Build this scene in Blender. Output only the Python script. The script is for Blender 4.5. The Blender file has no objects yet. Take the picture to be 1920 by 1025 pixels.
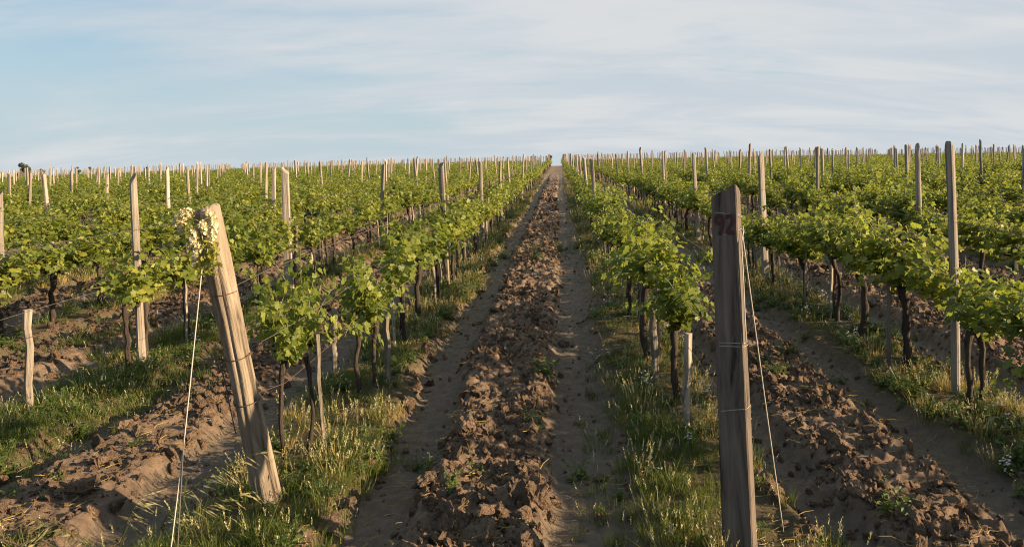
import bpy, math, random
import numpy as np
from mathutils import Vector, Matrix, Euler

random.seed(7)
RNG = np.random.default_rng(7)
R = math.radians
scene = bpy.context.scene
COL = scene.collection
F, VX, EYE = 1387.0, 1047.0, 1.95          # photograph's focal length in pixels, vanishing point, eye height


# ------------------------------------------------------------------ noise
def _hash(ix, iy, seed):
    h = (ix.astype(np.int64) * 374761393 + iy.astype(np.int64) * 668265263 + seed * 974711) & 0x7fffffff
    h = ((h ^ (h >> 13)) * 1274126177) & 0x7fffffff
    h = ((h ^ (h >> 15)) * 2246822519) & 0x7fffffff
    return ((h ^ (h >> 14)) & 0xffffff) / float(0xffffff)


def vnoise(x, y, seed=0):
    ix, iy = np.floor(x), np.floor(y)
    fx, fy = x - ix, y - iy
    fx = fx * fx * fx * (fx * (fx * 6 - 15) + 10)
    fy = fy * fy * fy * (fy * (fy * 6 - 15) + 10)
    a, b = _hash(ix, iy, seed), _hash(ix + 1, iy, seed)
    c, d = _hash(ix, iy + 1, seed), _hash(ix + 1, iy + 1, seed)
    return (a * (1 - fx) + b * fx) * (1 - fy) + (c * (1 - fx) + d * fx) * fy


def fbm(x, y, seed=0, octv=4, gain=.5):
    s, a, t = 0., 1., 0.
    for o in range(octv):
        s = s + a * (vnoise(x, y, seed + o * 17) - .5) * 2
        t += a
        a *= gain
        x, y = x * 2.03 + 7.1, y * 2.03 - 3.7
    return s / t


def worley(x, y, seed=0):
    ix, iy = np.floor(x), np.floor(y)
    best = np.full(np.shape(x), 9.)
    cid = np.zeros(np.shape(x))
    for dx in (-1, 0, 1):
        for dy in (-1, 0, 1):
            cx, cy = ix + dx, iy + dy
            px = cx + _hash(cx, cy, seed)
            py = cy + _hash(cx, cy, seed + 91)
            d = (px - x) ** 2 + (py - y) ** 2
            m = d < best
            best = np.where(m, d, best)
            cid = np.where(m, _hash(cx, cy, seed + 191), cid)
    return np.sqrt(best), cid


def sstep(a, b, x):
    t = np.clip((x - a) / (b - a), 0, 1)
    return t * t * (3 - 2 * t)


# ------------------------------------------------------------------ object helpers
def tag(o, label=None, cat=None, group=None, kind=None):
    if label: o['label'] = label
    if cat: o['category'] = cat
    if group: o['group'] = group
    if kind: o['kind'] = kind
    return o


def empty(name, loc, label, cat, group=None, rot=(0, 0, 0)):
    o = bpy.data.objects.new(name, None)
    o.empty_display_size = .1
    COL.objects.link(o)
    o.location = loc
    o.rotation_euler = rot
    return tag(o, label, cat, group)


class MB:
    """collects vertices and faces; several materials by index"""

    def __init__(s):
        s.v, s.f, s.m, s.n = [], [], [], 0

    def add(s, v, f, mi=0):
        v = np.asarray(v, float)
        s.v.append(v)
        s.f.extend([tuple(i + s.n for i in q) for q in f])
        s.m.extend([mi] * len(f))
        s.n += len(v)

    def mesh(s, name, mats, smooth=True):
        me = bpy.data.meshes.new(name)
        me.from_pydata(np.concatenate(s.v).tolist(), [], s.f)
        for m in mats: me.materials.append(m)
        me.polygons.foreach_set('material_index', s.m)
        me.polygons.foreach_set('use_smooth', [smooth] * len(s.f))
        me.update()
        return me

    def tube(s, pts, rad, n=8, mi=0, cap=True, jit=0., rnd=random):
        pts = [Vector(p) for p in pts]
        if not hasattr(rad, '__len__'): rad = [rad] * len(pts)
        vs, fs = [], []
        up = Vector((0, 1, 0)) if abs((pts[-1] - pts[0]).normalized().y) < .9 else Vector((1, 0, 0))
        for i, p in enumerate(pts):
            t = (pts[min(i + 1, len(pts) - 1)] - pts[max(i - 1, 0)]).normalized()
            a = t.cross(up).normalized()
            b = a.cross(t).normalized()
            for k in range(n):
                an = 2 * math.pi * k / n
                r = rad[i] * (1 + (rnd.uniform(-jit, jit) if jit else 0))
                vs.append(p + (a * math.cos(an) + b * math.sin(an)) * r)
        for i in range(len(pts) - 1):
            for k in range(n):
                k2 = (k + 1) % n
                fs.append((i * n + k, i * n + k2, (i + 1) * n + k2, (i + 1) * n + k))
        if cap:
            fs.append(tuple(range(n - 1, -1, -1)))
            fs.append(tuple((len(pts) - 1) * n + k for k in range(n)))
        s.add([tuple(v) for v in vs], fs, mi)

    def stamp(s, tv, tf, frames, pos, mi=0):
        """many copies of a template: frames (N,3,3) rows = axes, pos (N,3)"""
        tv = np.asarray(tv, float)
        V = np.einsum('vk,nkj->nvj', tv, frames) + pos[:, None, :]
        nv = len(tv)
        s.v.append(V.reshape(-1, 3))
        base = s.n
        for i in range(len(pos)):
            o = base + i * nv
            s.f.extend([tuple(o + k for k in q) for q in tf])
        s.m.extend([mi] * (len(tf) * len(pos)))
        s.n += nv * len(pos)


def obj(name, me, parent=None, loc=(0, 0, 0), rot=(0, 0, 0), scl=(1, 1, 1), link=True):
    o = bpy.data.objects.new(name, me)
    if link: COL.objects.link(o)
    o.location, o.rotation_euler, o.scale = loc, rot, scl
    if parent: o.parent = parent
    return o


def frames_from(normals, heads):
    """rows: x = side, y = along the leaf (head), z = normal"""
    z = normals / np.linalg.norm(normals, axis=1, keepdims=True)
    y = heads - z * np.sum(heads * z, axis=1, keepdims=True)
    y /= np.linalg.norm(y, axis=1, keepdims=True) + 1e-9
    x = np.cross(y, z)
    return np.stack([x, y, z], axis=1)


# ------------------------------------------------------------------ materials
def new_mat(name):
    m = bpy.data.materials.new(name)
    m.use_nodes = True
    nt = m.node_tree
    nt.nodes.clear()
    out = nt.nodes.new('ShaderNodeOutputMaterial')
    return m, nt, out


def N(nt, kind, **kw):
    n = nt.nodes.new(kind)
    for k, v in kw.items():
        if k.startswith('in_'):
            key = k[3:]
            n.inputs[int(key) if key.isdigit() else key.replace('_', ' ')].default_value = v
        else:
            setattr(n, k, v)
    return n


def ramp(nt, fac, stops):
    r = nt.nodes.new('ShaderNodeValToRGB')
    el = r.color_ramp.elements
    while len(el) < len(stops): el.new(.5)
    for e, (p, c) in zip(el, stops):
        e.position = p
        e.color = (*c, 1)
    nt.links.new(fac, r.inputs[0])
    return r.outputs[0]


def mixc(nt, fac, a, b, mode='MIX'):
    m = nt.nodes.new('ShaderNodeMix')
    m.data_type = 'RGBA'
    m.blend_type = mode
    for sock, v in ((m.inputs[0], fac), (m.inputs[6], a), (m.inputs[7], b)):
        if hasattr(v, 'is_linked'): nt.links.new(v, sock)
        elif hasattr(v, '__len__'): sock.default_value = (*v, 1) if len(v) == 3 else v
        else: sock.default_value = v
    return m.outputs[2]


def math_n(nt, op, a, b=None, clamp=False):
    m = nt.nodes.new('ShaderNodeMath')
    m.operation = op
    m.use_clamp = clamp
    for i, v in enumerate((a, b)):
        if v is None: continue
        if hasattr(v, 'is_linked'): nt.links.new(v, m.inputs[i])
        else: m.inputs[i].default_value = v
    return m.outputs[0]


def leaf_mat(name, stops, trans=.35, tcol=(.30, .36, .04), rough=.45, per_obj=.35):
    m, nt, out = new_mat(name)
    L = nt.links.new
    geo = N(nt, 'ShaderNodeNewGeometry')
    oi = N(nt, 'ShaderNodeObjectInfo')
    a = math_n(nt, 'MULTIPLY', geo.outputs['Random Per Island'], 1 - per_obj)
    b = math_n(nt, 'MULTIPLY', oi.outputs['Random'], per_obj)
    f = math_n(nt, 'ADD', a, b)
    c = ramp(nt, f, stops)
    tc = N(nt, 'ShaderNodeTexCoord')
    no = N(nt, 'ShaderNodeTexNoise', in_Scale=38., in_Detail=3.)
    L(tc.outputs['Object'], no.inputs['Vector'])
    c = mixc(nt, .35, c, mixc(nt, no.outputs[0], (.25, .25, .25), (1.7, 1.7, 1.7)), 'MULTIPLY')
    p = N(nt, 'ShaderNodeBsdfPrincipled', in_Roughness=rough)
    p.inputs['Specular IOR Level'].default_value = .25
    L(c, p.inputs['Base Color'])
    t = N(nt, 'ShaderNodeBsdfTranslucent')
    L(mixc(nt, .55, c, tcol), t.inputs['Color'])
    mx = N(nt, 'ShaderNodeMixShader', in_0=trans)
    L(p.outputs[0], mx.inputs[1]); L(t.outputs[0], mx.inputs[2]); L(mx.outputs[0], out.inputs[0])
    return m


def wood_mat(name, pale, dark, crack, grain=1., per_obj=.5):
    m, nt, out = new_mat(name)
    L = nt.links.new
    tc = N(nt, 'ShaderNodeTexCoord')
    oi = N(nt, 'ShaderNodeObjectInfo')
    off = N(nt, 'ShaderNodeVectorMath', operation='ADD')
    cmb = N(nt, 'ShaderNodeCombineXYZ')
    L(math_n(nt, 'MULTIPLY', oi.outputs['Random'], 37.), cmb.inputs[2])
    L(tc.outputs['Object'], off.inputs[0]); L(cmb.outputs[0], off.inputs[1])
    mp = N(nt, 'ShaderNodeMapping')
    mp.inputs['Scale'].default_value = (30 * grain, 30 * grain, 1.6)
    L(off.outputs[0], mp.inputs[0])
    n1 = N(nt, 'ShaderNodeTexNoise', in_Scale=1., in_Detail=8., in_Roughness=.62, in_Distortion=.6)
    L(mp.outputs[0], n1.inputs['Vector'])
    mp2 = N(nt, 'ShaderNodeMapping')
    mp2.inputs['Scale'].default_value = (85 * grain, 85 * grain, 2.4)
    L(off.outputs[0], mp2.inputs[0])
    n2 = N(nt, 'ShaderNodeTexNoise', in_Scale=1., in_Detail=5., in_Roughness=.7)
    L(mp2.outputs[0], n2.inputs['Vector'])
    n3 = N(nt, 'ShaderNodeTexNoise', in_Scale=3.5, in_Detail=4.)
    L(off.outputs[0], n3.inputs['Vector'])
    c = ramp(nt, n1.outputs[0], [(.33, crack), (.43, dark), (.62, pale), (.8, tuple(min(1, v * 1.15) for v in pale))])
    c = mixc(nt, .55, c, mixc(nt, n2.outputs[0], (.35, .33, .3), (1.5, 1.5, 1.5)), 'MULTIPLY')
    c = mixc(nt, .5, c, mixc(nt, n3.outputs[0], (.45, .42, .38), (1.45, 1.45, 1.4)), 'MULTIPLY')
    ob = mixc(nt, oi.outputs['Random'], (1 - per_obj * .6,) * 3, (1 + per_obj * .5,) * 3)
    c = mixc(nt, 1., c, ob, 'MULTIPLY')
    p = N(nt, 'ShaderNodeBsdfPrincipled', in_Roughness=.85)
    p.inputs['Specular IOR Level'].default_value = .2
    L(c, p.inputs['Base Color'])
    h = math_n(nt, 'ADD', n1.outputs[0], math_n(nt, 'MULTIPLY', n2.outputs[0], .6))
    bp = N(nt, 'ShaderNodeBump', in_Strength=1., in_Distance=.014)
    L(h, bp.inputs['Height']); L(bp.outputs[0], p.inputs['Normal'])
    L(p.outputs[0], out.inputs[0])
    return m


def plain_mat(name, col, rough=.6, metal=0., var=.3, scale=40.):
    m, nt, out = new_mat(name)
    L = nt.links.new
    tc = N(nt, 'ShaderNodeTexCoord')
    n1 = N(nt, 'ShaderNodeTexNoise', in_Scale=scale, in_Detail=4.)
    L(tc.outputs['Object'], n1.inputs['Vector'])
    c = mixc(nt, n1.outputs[0], tuple(v * (1 - var) for v in col), tuple(min(1, v * (1 + var)) for v in col))
    p = N(nt, 'ShaderNodeBsdfPrincipled', in_Roughness=rough, in_Metallic=metal)
    L(c, p.inputs['Base Color']); L(p.outputs[0], out.inputs[0])
    return m


M = {}
M['vine_leaf'] = leaf_mat('vine_leaf', [(.0, (.046, .074, .015)), (.35, (.108, .142, .024)), (.65, (.185, .212, .036)), (.94, (.33, .32, .06)), (1., (.26, .17, .06))], .45, (.36, .42, .05))
M['shoot'] = plain_mat('green_shoot', (.16, .17, .05), .6)
M['bark'] = wood_mat('vine_bark', (.075, .058, .046), (.040, .031, .026), (.014, .011, .010), 1., .3)
M['post'] = wood_mat('weathered_post_wood', (.38, .335, .29), (.25, .215, .18), (.07, .058, .05))
M['post_gold'] = wood_mat('golden_old_wood', (.31, .258, .20), (.18, .146, .112), (.03, .025, .02), .42, .0)
M['post_brown'] = wood_mat('brown_sawn_wood', (.155, .128, .107), (.095, .079, .066), (.024, .02, .017), .6, .0)
M['stake'] = wood_mat('pale_stake_wood', (.34, .30, .25), (.22, .19, .155), (.07, .058, .048), 1.4, .7)
M['wire'] = plain_mat('galvanised_wire', (.085, .075, .066), .8, .0)
M['tie'] = plain_mat('grey_tie_wire', (.30, .275, .24), .6, .2)
M['rust'] = plain_mat('rusty_wire', (.10, .055, .035), .75, .2)
M['rope'] = plain_mat('pale_twine', (.40, .365, .32), .9)
M['paint'] = wood_mat('faded_red_paint', (.085, .030, .032), (.068, .032, .031), (.09, .072, .06), 1.0, 0.)
M['petal'] = leaf_mat('cream_petal', [(0., (.50, .44, .22)), (.6, (.68, .62, .38)), (1., (.80, .76, .56))], .3, (.8, .75, .5), .5, .0)
M['acacia_leaf'] = leaf_mat('spray_leaf', [(0., (.12, .14, .02)), (1., (.34, .33, .06))], .4, (.4, .4, .06))
M['tree_leaf'] = leaf_mat('tree_leaf', [(0., (.018, .030, .014)), (1., (.055, .075, .03))], .2)
M['grass'] = leaf_mat('green_blade', [(0., (.045, .070, .015)), (.6, (.085, .115, .025)), (1., (.19, .18, .05))], .35, (.26, .30, .05), .5, .5)
M['dry'] = leaf_mat('dry_blade', [(0., (.13, .125, .032)), (.4, (.28, .225, .065)), (1., (.50, .37, .14))], .3, (.42, .34, .12), .6, .5)
M['weed'] = leaf_mat('weed_leaf', [(0., (.04, .075, .02)), (1., (.12, .16, .04))], .3)
M['seed'] = leaf_mat('seed_head', [(0., (.30, .28, .12)), (1., (.55, .48, .26))], .3, (.5, .45, .2))
M['flower'] = leaf_mat('white_flower', [(0., (.6, .52, .5)), (1., (.8, .76, .74))], .25, (.8, .7, .7))


def soil_mat(name, use_attr):
    m, nt, out = new_mat(name)
    L = nt.links.new
    tc = N(nt, 'ShaderNodeTexCoord')
    oi = N(nt, 'ShaderNodeObjectInfo')
    co = tc.outputs['Object']
    if not use_attr:
        a = N(nt, 'ShaderNodeVectorMath', operation='ADD')
        cmb = N(nt, 'ShaderNodeCombineXYZ')
        L(math_n(nt, 'MULTIPLY', oi.outputs['Random'], 50.), cmb.inputs[0])
        L(co, a.inputs[0]); L(cmb.outputs[0], a.inputs[1])
        co = a.outputs[0]
    k = 1. if use_attr else .12
    big = N(nt, 'ShaderNodeTexNoise', in_Scale=1.3 * k, in_Detail=5.)
    mid = N(nt, 'ShaderNodeTexNoise', in_Scale=14. * k, in_Detail=6., in_Roughness=.65)
    fine = N(nt, 'ShaderNodeTexNoise', in_Scale=95. * k, in_Detail=5., in_Roughness=.7)
    for n in (big, mid, fine): L(co, n.inputs['Vector'])
    clod = ramp(nt, mid.outputs[0], [(.28, (.145, .105, .077)), (.5, (.27, .196, .140)), (.74, (.40, .29, .205))])
    clod = mixc(nt, .5, clod, mixc(nt, fine.outputs[0], (.45, .42, .4), (1.5, 1.5, 1.5)), 'MULTIPLY')
    clod = mixc(nt, .6, clod, mixc(nt, big.outputs[0], (.6, .58, .58), (1.35, 1.33, 1.3)), 'MULTIPLY')
    if use_attr:
        ar = N(nt, 'ShaderNodeAttribute', attribute_name='rut').outputs['Fac']
        ag = N(nt, 'ShaderNodeAttribute', attribute_name='strip').outputs['Fac']
        rut = ramp(nt, mid.outputs[0], [(.3, (.185, .148, .113)), (.7, (.30, .24, .18))])
        rut = mixc(nt, .5, rut, mixc(nt, fine.outputs[0], (.6, .58, .55), (1.4, 1.4, 1.4)), 'MULTIPLY')
        c = mixc(nt, ar, clod, rut)
        litter = ramp(nt, fine.outputs[0], [(.3, (.06, .056, .026)), (.55, (.13, .11, .055)), (.75, (.26, .20, .11))])
        c = mixc(nt, math_n(nt, 'MULTIPLY', ag, .8), c, litter)
    else:
        c = mixc(nt, 1., clod, mixc(nt, oi.outputs['Random'], (.8, .8, .8), (1.25, 1.2, 1.15)), 'MULTIPLY')
    p = N(nt, 'ShaderNodeBsdfPrincipled', in_Roughness=.95)
    p.inputs['Specular IOR Level'].default_value = .1
    L(c, p.inputs['Base Color'])
    h = math_n(nt, 'ADD', mid.outputs[0], math_n(nt, 'MULTIPLY', fine.outputs[0], .5))
    vo = N(nt, 'ShaderNodeTexVoronoi', in_Scale=38. * k)
    wob = N(nt, 'ShaderNodeVectorMath', operation='ADD')
    L(co, wob.inputs[0]); L(mid.outputs[1], wob.inputs[1])
    L(wob.outputs[0], vo.inputs['Vector'])
    h = math_n(nt, 'SUBTRACT', h, math_n(nt, 'MULTIPLY', vo.outputs[0], .7))
    bp = N(nt, 'ShaderNodeBump', in_Strength=.85, in_Distance=.018 if use_attr else .25)
    L(h, bp.inputs['Height']); L(bp.outputs[0], p.inputs['Normal'])
    L(p.outputs[0], out.inputs[0])
    return m


M['soil'] = soil_mat('ploughed_soil', True)
M['clod'] = soil_mat('soil_clod', False)

# ------------------------------------------------------------------ the rows
LEFT = [-1.62, -3.97, -6.2] + [-6.2 - 2.25 * k for k in range(1, 66)]
RIGHT = [.885, 3.05, 5.38] + [5.38 + 2.3 * k for k in range(1, 64)]
ROWS = sorted(LEFT + RIGHT)
ROWS_A = np.array(ROWS)
FIELD_END = 158.


def lanes(x):
    i = np.clip(np.searchsorted(ROWS_A, x) - 1, 0, len(ROWS_A) - 2)
    xl, xr = ROWS_A[i], ROWS_A[i + 1]
    return xl, xr, (x - xl) / (xr - xl)


def zones(x, y):
    """masks: grass strip under the row, wheel ruts, ploughed middle"""
    xw = x + .10 * fbm(x * .9, y * .55, 5, 3) + .045 * fbm(x * 4, y * 3, 9, 2)
    xl, xr, t = lanes(xw)
    d = np.minimum(xw - xl, xr - xw)
    strip = 1 - sstep(.30, .50, d)
    rut = sstep(.13, .18, t) * (1 - sstep(.29, .34, t)) + sstep(.60, .65, t) * (1 - sstep(.78, .84, t))
    cl = sstep(.28, .36, t) * (1 - sstep(.58, .66, t))
    return strip, np.clip(rut, 0, 1), np.clip(cl, 0, 1), t


def base_z(x, y):
    x, y = np.asarray(x, float), np.asarray(y, float)
    z = np.where(x < 0, -.00011, -.00005) * x * x
    yy = np.maximum(y - 135, 0)
    z = z - np.minimum(.0011 * yy * yy, .09 * yy) * .9
    return np.maximum(z, -24.)


def soil_z(x, y):
    strip, rut, cl, t = zones(x, y)
    z = base_z(x, y)
    fade = 1 - sstep(40, 90, y)
    z = z + fade * (.045 * strip - .05 * rut + .055 * cl)
    lump, cid = worley(x * 6.5 + .3 * fbm(x * 9, y * 9, 3, 2), y * 6.5, 21)
    lump2, cid2 = worley(x * 15., y * 15., 31)
    rough = .060 * np.minimum(1 - lump, .62) * 1.3 * (cid * 1.3 - .25) + .035 * (1 - lump2) * (cid2 - .2) + .05 * fbm(x * 3, y * 3, 41, 4, .6) + .040 * (vnoise(x * 21, y * 21, 45) - .4) + .030 * (vnoise(x * 43, y * 43, 46) - .4)
    ridge = .05 * fbm(x * 2.2, y * .8, 77, 3)
    calm = 1 - .55 * sstep(-1.5, -1.9, x)
    rough, ridge = rough * calm + (1 - calm) * .03 * (lump2 - .5), ridge * (calm - .3)
    edge = np.exp(-((t - .33) / .05) ** 2) + .6 * np.exp(-((t - .12) / .03) ** 2)
    z = z + fade * (cl * (rough + ridge) + (1 - cl) * (.013 * fbm(x * 5, y * 4, 51, 4) + .010 * fbm(x * 22, y * 15, 61, 3))
                    + .5 * edge * np.maximum(rough, 0) * (1 - cl) + .03 * strip * fbm(x * 3, y * 3, 71, 3))
    tread = rut * fade * .007 * np.sin(y * 38 + 3 * np.sin(x * 9)) * (vnoise(x * 2, y * .7, 88) > .4)
    return z + tread, strip, rut, cl


def gz(x, y):
    return float(soil_z(np.array([x]), np.array([y]))[0][0])


# ------------------------------------------------------------------ ground: one sheet to the horizon
def build_ground():
    xs = [0.]
    while xs[-1] < 900:
        a = xs[-1]
        xs.append(a + (.021 if a < 4.2 else .021 + (a - 4.2) * .012 if a < 45 else .5 + (a - 45) * .12))
    xs = np.array(sorted(set([-v for v in xs] + xs)))
    ys = [2.6]
    while ys[-1] < 900:
        b = ys[-1]
        ys.append(b + (max(.020, .0046 * b) if b < 170 else .9 + (b - 170) * .1))
    back = [2.6]
    while back[-1] > -300:
        back.append(back[-1] - (.05 + (2.6 - back[-1]) * .12))
    ys = np.array(sorted(set(ys + back)))
    X, Y = np.meshgrid(xs, ys)
    Z, strip, rut, cl = soil_z(X.ravel(), Y.ravel())
    nx, ny = len(xs), len(ys)
    V = np.stack([X.ravel(), Y.ravel(), Z], 1)
    me = bpy.data.meshes.new('ground')
    me.vertices.add(len(V))
    me.vertices.foreach_set('co', V.ravel())
    i = np.arange(nx * ny).reshape(ny, nx)
    q = np.stack([i[:-1, :-1], i[:-1, 1:], i[1:, 1:], i[1:, :-1]], -1).reshape(-1, 4)
    me.loops.add(q.size)
    me.loops.foreach_set('vertex_index', q.ravel())
    me.polygons.add(len(q))
    me.polygons.foreach_set('loop_start', np.arange(0, q.size, 4))
    me.polygons.foreach_set('use_smooth', np.ones(len(q), bool))
    me.update(calc_edges=True)
    far = sstep(20, 60, np.abs(X.ravel()))
    for nm, arr, av in (('rut', rut, .3), ('strip', strip, .35)):
        a = me.attributes.new(nm, 'FLOAT', 'POINT')
        a.data.foreach_set('value', (arr * (1 - far) + av * far).astype(np.float32))
    me.materials.append(M['soil'])
    o = obj('ground', me)
    tag(o, 'brown ploughed vineyard soil with clods, wheel ruts and weedy strips between rows', 'ground', kind='structure')


build_ground()


# ------------------------------------------------------------------ scattering by geometry nodes, for what nobody would count
def scatter(name, protos, pts, rots, scls, vids, label, cat):
    c = bpy.data.collections.new(name + '_kinds')
    for p in protos: c.objects.link(p)
    me = bpy.data.meshes.new(name)
    pts = np.asarray(pts, float)
    me.vertices.add(len(pts))
    me.vertices.foreach_set('co', pts.ravel())
    for nm, typ, arr, key in (('rot', 'FLOAT_VECTOR', rots, 'vector'), ('scl', 'FLOAT_VECTOR', scls, 'vector'), ('vid', 'INT', vids, 'value')):
        a = me.attributes.new(nm, typ, 'POINT')
        a.data.foreach_set(key, np.asarray(arr).ravel().astype(np.int32 if typ == 'INT' else np.float32))
    o = obj(name, me)
    g = bpy.data.node_groups.new(name + '_scatter', 'GeometryNodeTree')
    g.interface.new_socket('Geometry', in_out='INPUT', socket_type='NodeSocketGeometry')
    g.interface.new_socket('Geometry', in_out='OUTPUT', socket_type='NodeSocketGeometry')
    gi, go = g.nodes.new('NodeGroupInput'), g.nodes.new('NodeGroupOutput')
    ci = g.nodes.new('GeometryNodeCollectionInfo')
    ci.inputs['Collection'].default_value = c
    ci.inputs['Separate Children'].default_value = True
    ci.inputs['Reset Children'].default_value = True
    iop = g.nodes.new('GeometryNodeInstanceOnPoints')
    iop.inputs['Pick Instance'].default_value = True
    g.links.new(gi.outputs[0], iop.inputs['Points'])
    g.links.new(ci.outputs[0], iop.inputs['Instance'])
    for nm, typ, sock in (('rot', 'FLOAT_VECTOR', 'Rotation'), ('scl', 'FLOAT_VECTOR', 'Scale'), ('vid', 'INT', 'Instance Index')):
        na = g.nodes.new('GeometryNodeInputNamedAttribute')
        na.data_type = typ
        na.inputs['Name'].default_value = nm
        g.links.new(na.outputs['Attribute'], iop.inputs[sock])
    g.links.new(iop.outputs[0], go.inputs[0])
    o.modifiers.new('scatter', 'NODES').node_group = g
    return tag(o, label, cat, kind='stuff')


# ------------------------------------------------------------------ grapevines
def leaf_template():
    """five-lobed toothed grape leaf, stalk at the origin, tip along +y, unit size"""
    half = [(.0, -.02), (.20, -.17), (.40, -.14), (.52, .06), (.44, .20), (.60, .36), (.55, .56), (.36, .58), (.27, .62), (.20, .88), (.0, 1.05)]
    pts = half + [(-x, y) for x, y in half[-2:0:-1]]
    v = [(0, .34, 0.)]
    for x, y in pts:
        z = .20 * abs(x) - .30 * (x * x) - .22 * (y - .3) ** 2 + .05 * math.sin(9 * x + 4 * y)
        v.append((x, y, z))
    n = len(pts)
    return np.array(v), [(0, 1 + i, 1 + (i + 1) % n) for i in range(n)]


LEAF_V, LEAF_F = leaf_template()
LEAF_M = (np.array([(0, 0, 0), (.5, .02, -.03), (.52, .52, -.08), (0, 1.02, -.12), (-.52, .52, -.08), (-.5, .02, -.03), (0, .4, .03)]),
          [(6, 0, 1), (6, 1, 2), (6, 2, 3), (6, 3, 4), (6, 4, 5), (6, 5, 0)])
LEAF_L = (np.array([(0, -.05, 0), (.52, .4, -.06), (0, 1.0, -.02), (-.52, .4, -.06)]), [(0, 1, 2), (0, 2, 3)])


def vine_parts(seed, lod=0, w=.24, reach=.52, h=1.0, shoots=20, trunk=True, dens=1.):
    """returns trunk MB and foliage MB; lod 0 near, 1 middle, 2 far"""
    rd = random.Random(seed)
    rn = np.random.default_rng(seed)
    tb, fb = MB(), MB()
    hz = rd.uniform(.64, .72)
    stems = [(0, 0)] if rd.random() < .55 else [(-.05, -.05), (.05, .06)]
    n = (9, 5, 4)[lod]
    for sx, sy in stems:
        px, py, pts, rad = sx * rd.uniform(.6, 1.6), sy * 1.5, [], []
        k = (9, 5, 3)[lod]
        b = rd.uniform(-.08, .08)
        for i in range(k):
            t = i / (k - 1)
            pts.append((px + b * math.sin(t * 3.0) + rd.uniform(-.012, .012), py + rd.uniform(-.018, .018), -.08 + t * (hz + .08)))
            rad.append((0.032 - .008 * t + (.010 if t > .85 else 0)) * rd.uniform(.88, 1.15) / len(stems) ** .35)
        tb.tube(pts, rad, n, 0, True, .14 if lod == 0 else 0, rd)
    arms = []
    for s in (-1, 1):
        L = rd.uniform(.26, .42)
        a = [(0, 0, hz - .03), (rd.uniform(-.03, .03), s * L * .5, hz + .05), (rd.uniform(-.05, .05), s * L, hz + rd.uniform(.03, .10))]
        if lod < 2: tb.tube(a, [.026, .016, .011], max(n - 2, 4), 0, True, .1, rd)
        arms.append(a)
    P, Hd, Nn, S = [], [], [], []
    for q in range(shoots):
        a = arms[q % 2]
        t = rd.random()
        p = Vector(a[0]).lerp(Vector(a[1]), t * 2) if t < .5 else Vector(a[1]).lerp(Vector(a[2]), t * 2 - 1)
        ang = rd.uniform(0, 2 * math.pi)
        out = rd.uniform(.15, 1.0)
        d = Vector((math.cos(ang) * out * w * 2.0, math.sin(ang) * out * reach * 1.4 + (p.y) * .8, rd.uniform(.12, 1.35)))
        d.normalize()
        ln = rd.uniform(.34, .66) * h * (1.45 if q in (3, 8) else 1)
        step = (.035, .055, .10)[lod]
        m = int(ln / step)
        path = [p.copy()]
        droop = rd.uniform(.015, .10) * (.3 if q in (3, 8) else 1)
        for i in range(m):
            d = (d + Vector((rd.uniform(-.10, .10), rd.uniform(-.10, .10), -droop * (.4 + i / m * 1.6)))).normalized()
            p = p + d * step
            path.append(p.copy())
            if i < 1: continue
            tpos = i / m
            for rep in range(1 + (rd.random() < .45 * dens) + (rd.random() < .2 * dens)):
                side = Vector((rd.uniform(-1, 1), rd.uniform(-1, 1), rd.uniform(-.5, .7))).normalized()
                lp = p + side * rd.uniform(.03, .085)
                sz = rd.uniform(.046, .090) * (1 - .55 * tpos ** 2.2)
                nn = Vector((lp.x * 1.7 + rd.uniform(-.6, .6), lp.y * .6 + rd.uniform(-.6, .6), rd.uniform(.05, 1.0)))
                P.append(lp); Hd.append(side + Vector((0, 0, -.55)) + d * .3); Nn.append(nn); S.append(sz * (1, 1.2, 1.95)[lod])
        if lod == 0: fb.tube(path, [.0045 * (1 - .6 * i / m) for i in range(m + 1)], 4, 1, False)
    P, Hd, Nn, S = (np.array([tuple(v) for v in P]), np.array([tuple(v) for v in Hd]), np.array([tuple(v) for v in Nn]), np.array(S))
    fr = frames_from(Nn, Hd) * S[:, None, None]
    tv, tf = ((LEAF_V, LEAF_F), LEAF_M, LEAF_L)[lod]
    fb.stamp(tv, tf, fr, P, 0)
    return tb, fb


NEAR_N = 12
near_protos = []
for i in range(NEAR_N):
    tb, fb = vine_parts(100 + i, 0, h=random.uniform(.9, 1.1), shoots=random.randint(28, 36))
    near_protos.append((tb.mesh('vine_trunk', [M['bark']]), fb.mesh('vine_foliage', [M['vine_leaf'], M['shoot']])))
small_a = vine_parts(911, 0, w=.30, reach=.30, h=1.15, shoots=24)
small_b = vine_parts(914, 0, w=.34, reach=.34, h=1.0, shoots=24)
small_protos = [(a.mesh('vine_trunk', [M['bark']]), b.mesh('vine_foliage', [M['vine_leaf'], M['shoot']])) for a, b in (small_a, small_b)]

far_kinds = []
for i in range(7):
    tb, fb = vine_parts(300 + i, 1, shoots=21)
    for v, f in ((tb.v, tb.f),):
        fb.add(np.concatenate(tb.v), tb.f, 1)
    far_kinds.append(obj('far_vine.%03d' % i, fb.mesh('far_vine', [M['vine_leaf'], M['bark']]), link=False))
for i in range(5):
    tb, fb = vine_parts(400 + i, 2, shoots=12, dens=.6)
    fb.add(np.concatenate(tb.v), tb.f, 1)
    far_kinds.append(obj('far_vine.%03d' % (7 + i), fb.mesh('farther_vine', [M['vine_leaf'], M['bark']]), link=False))

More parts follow.
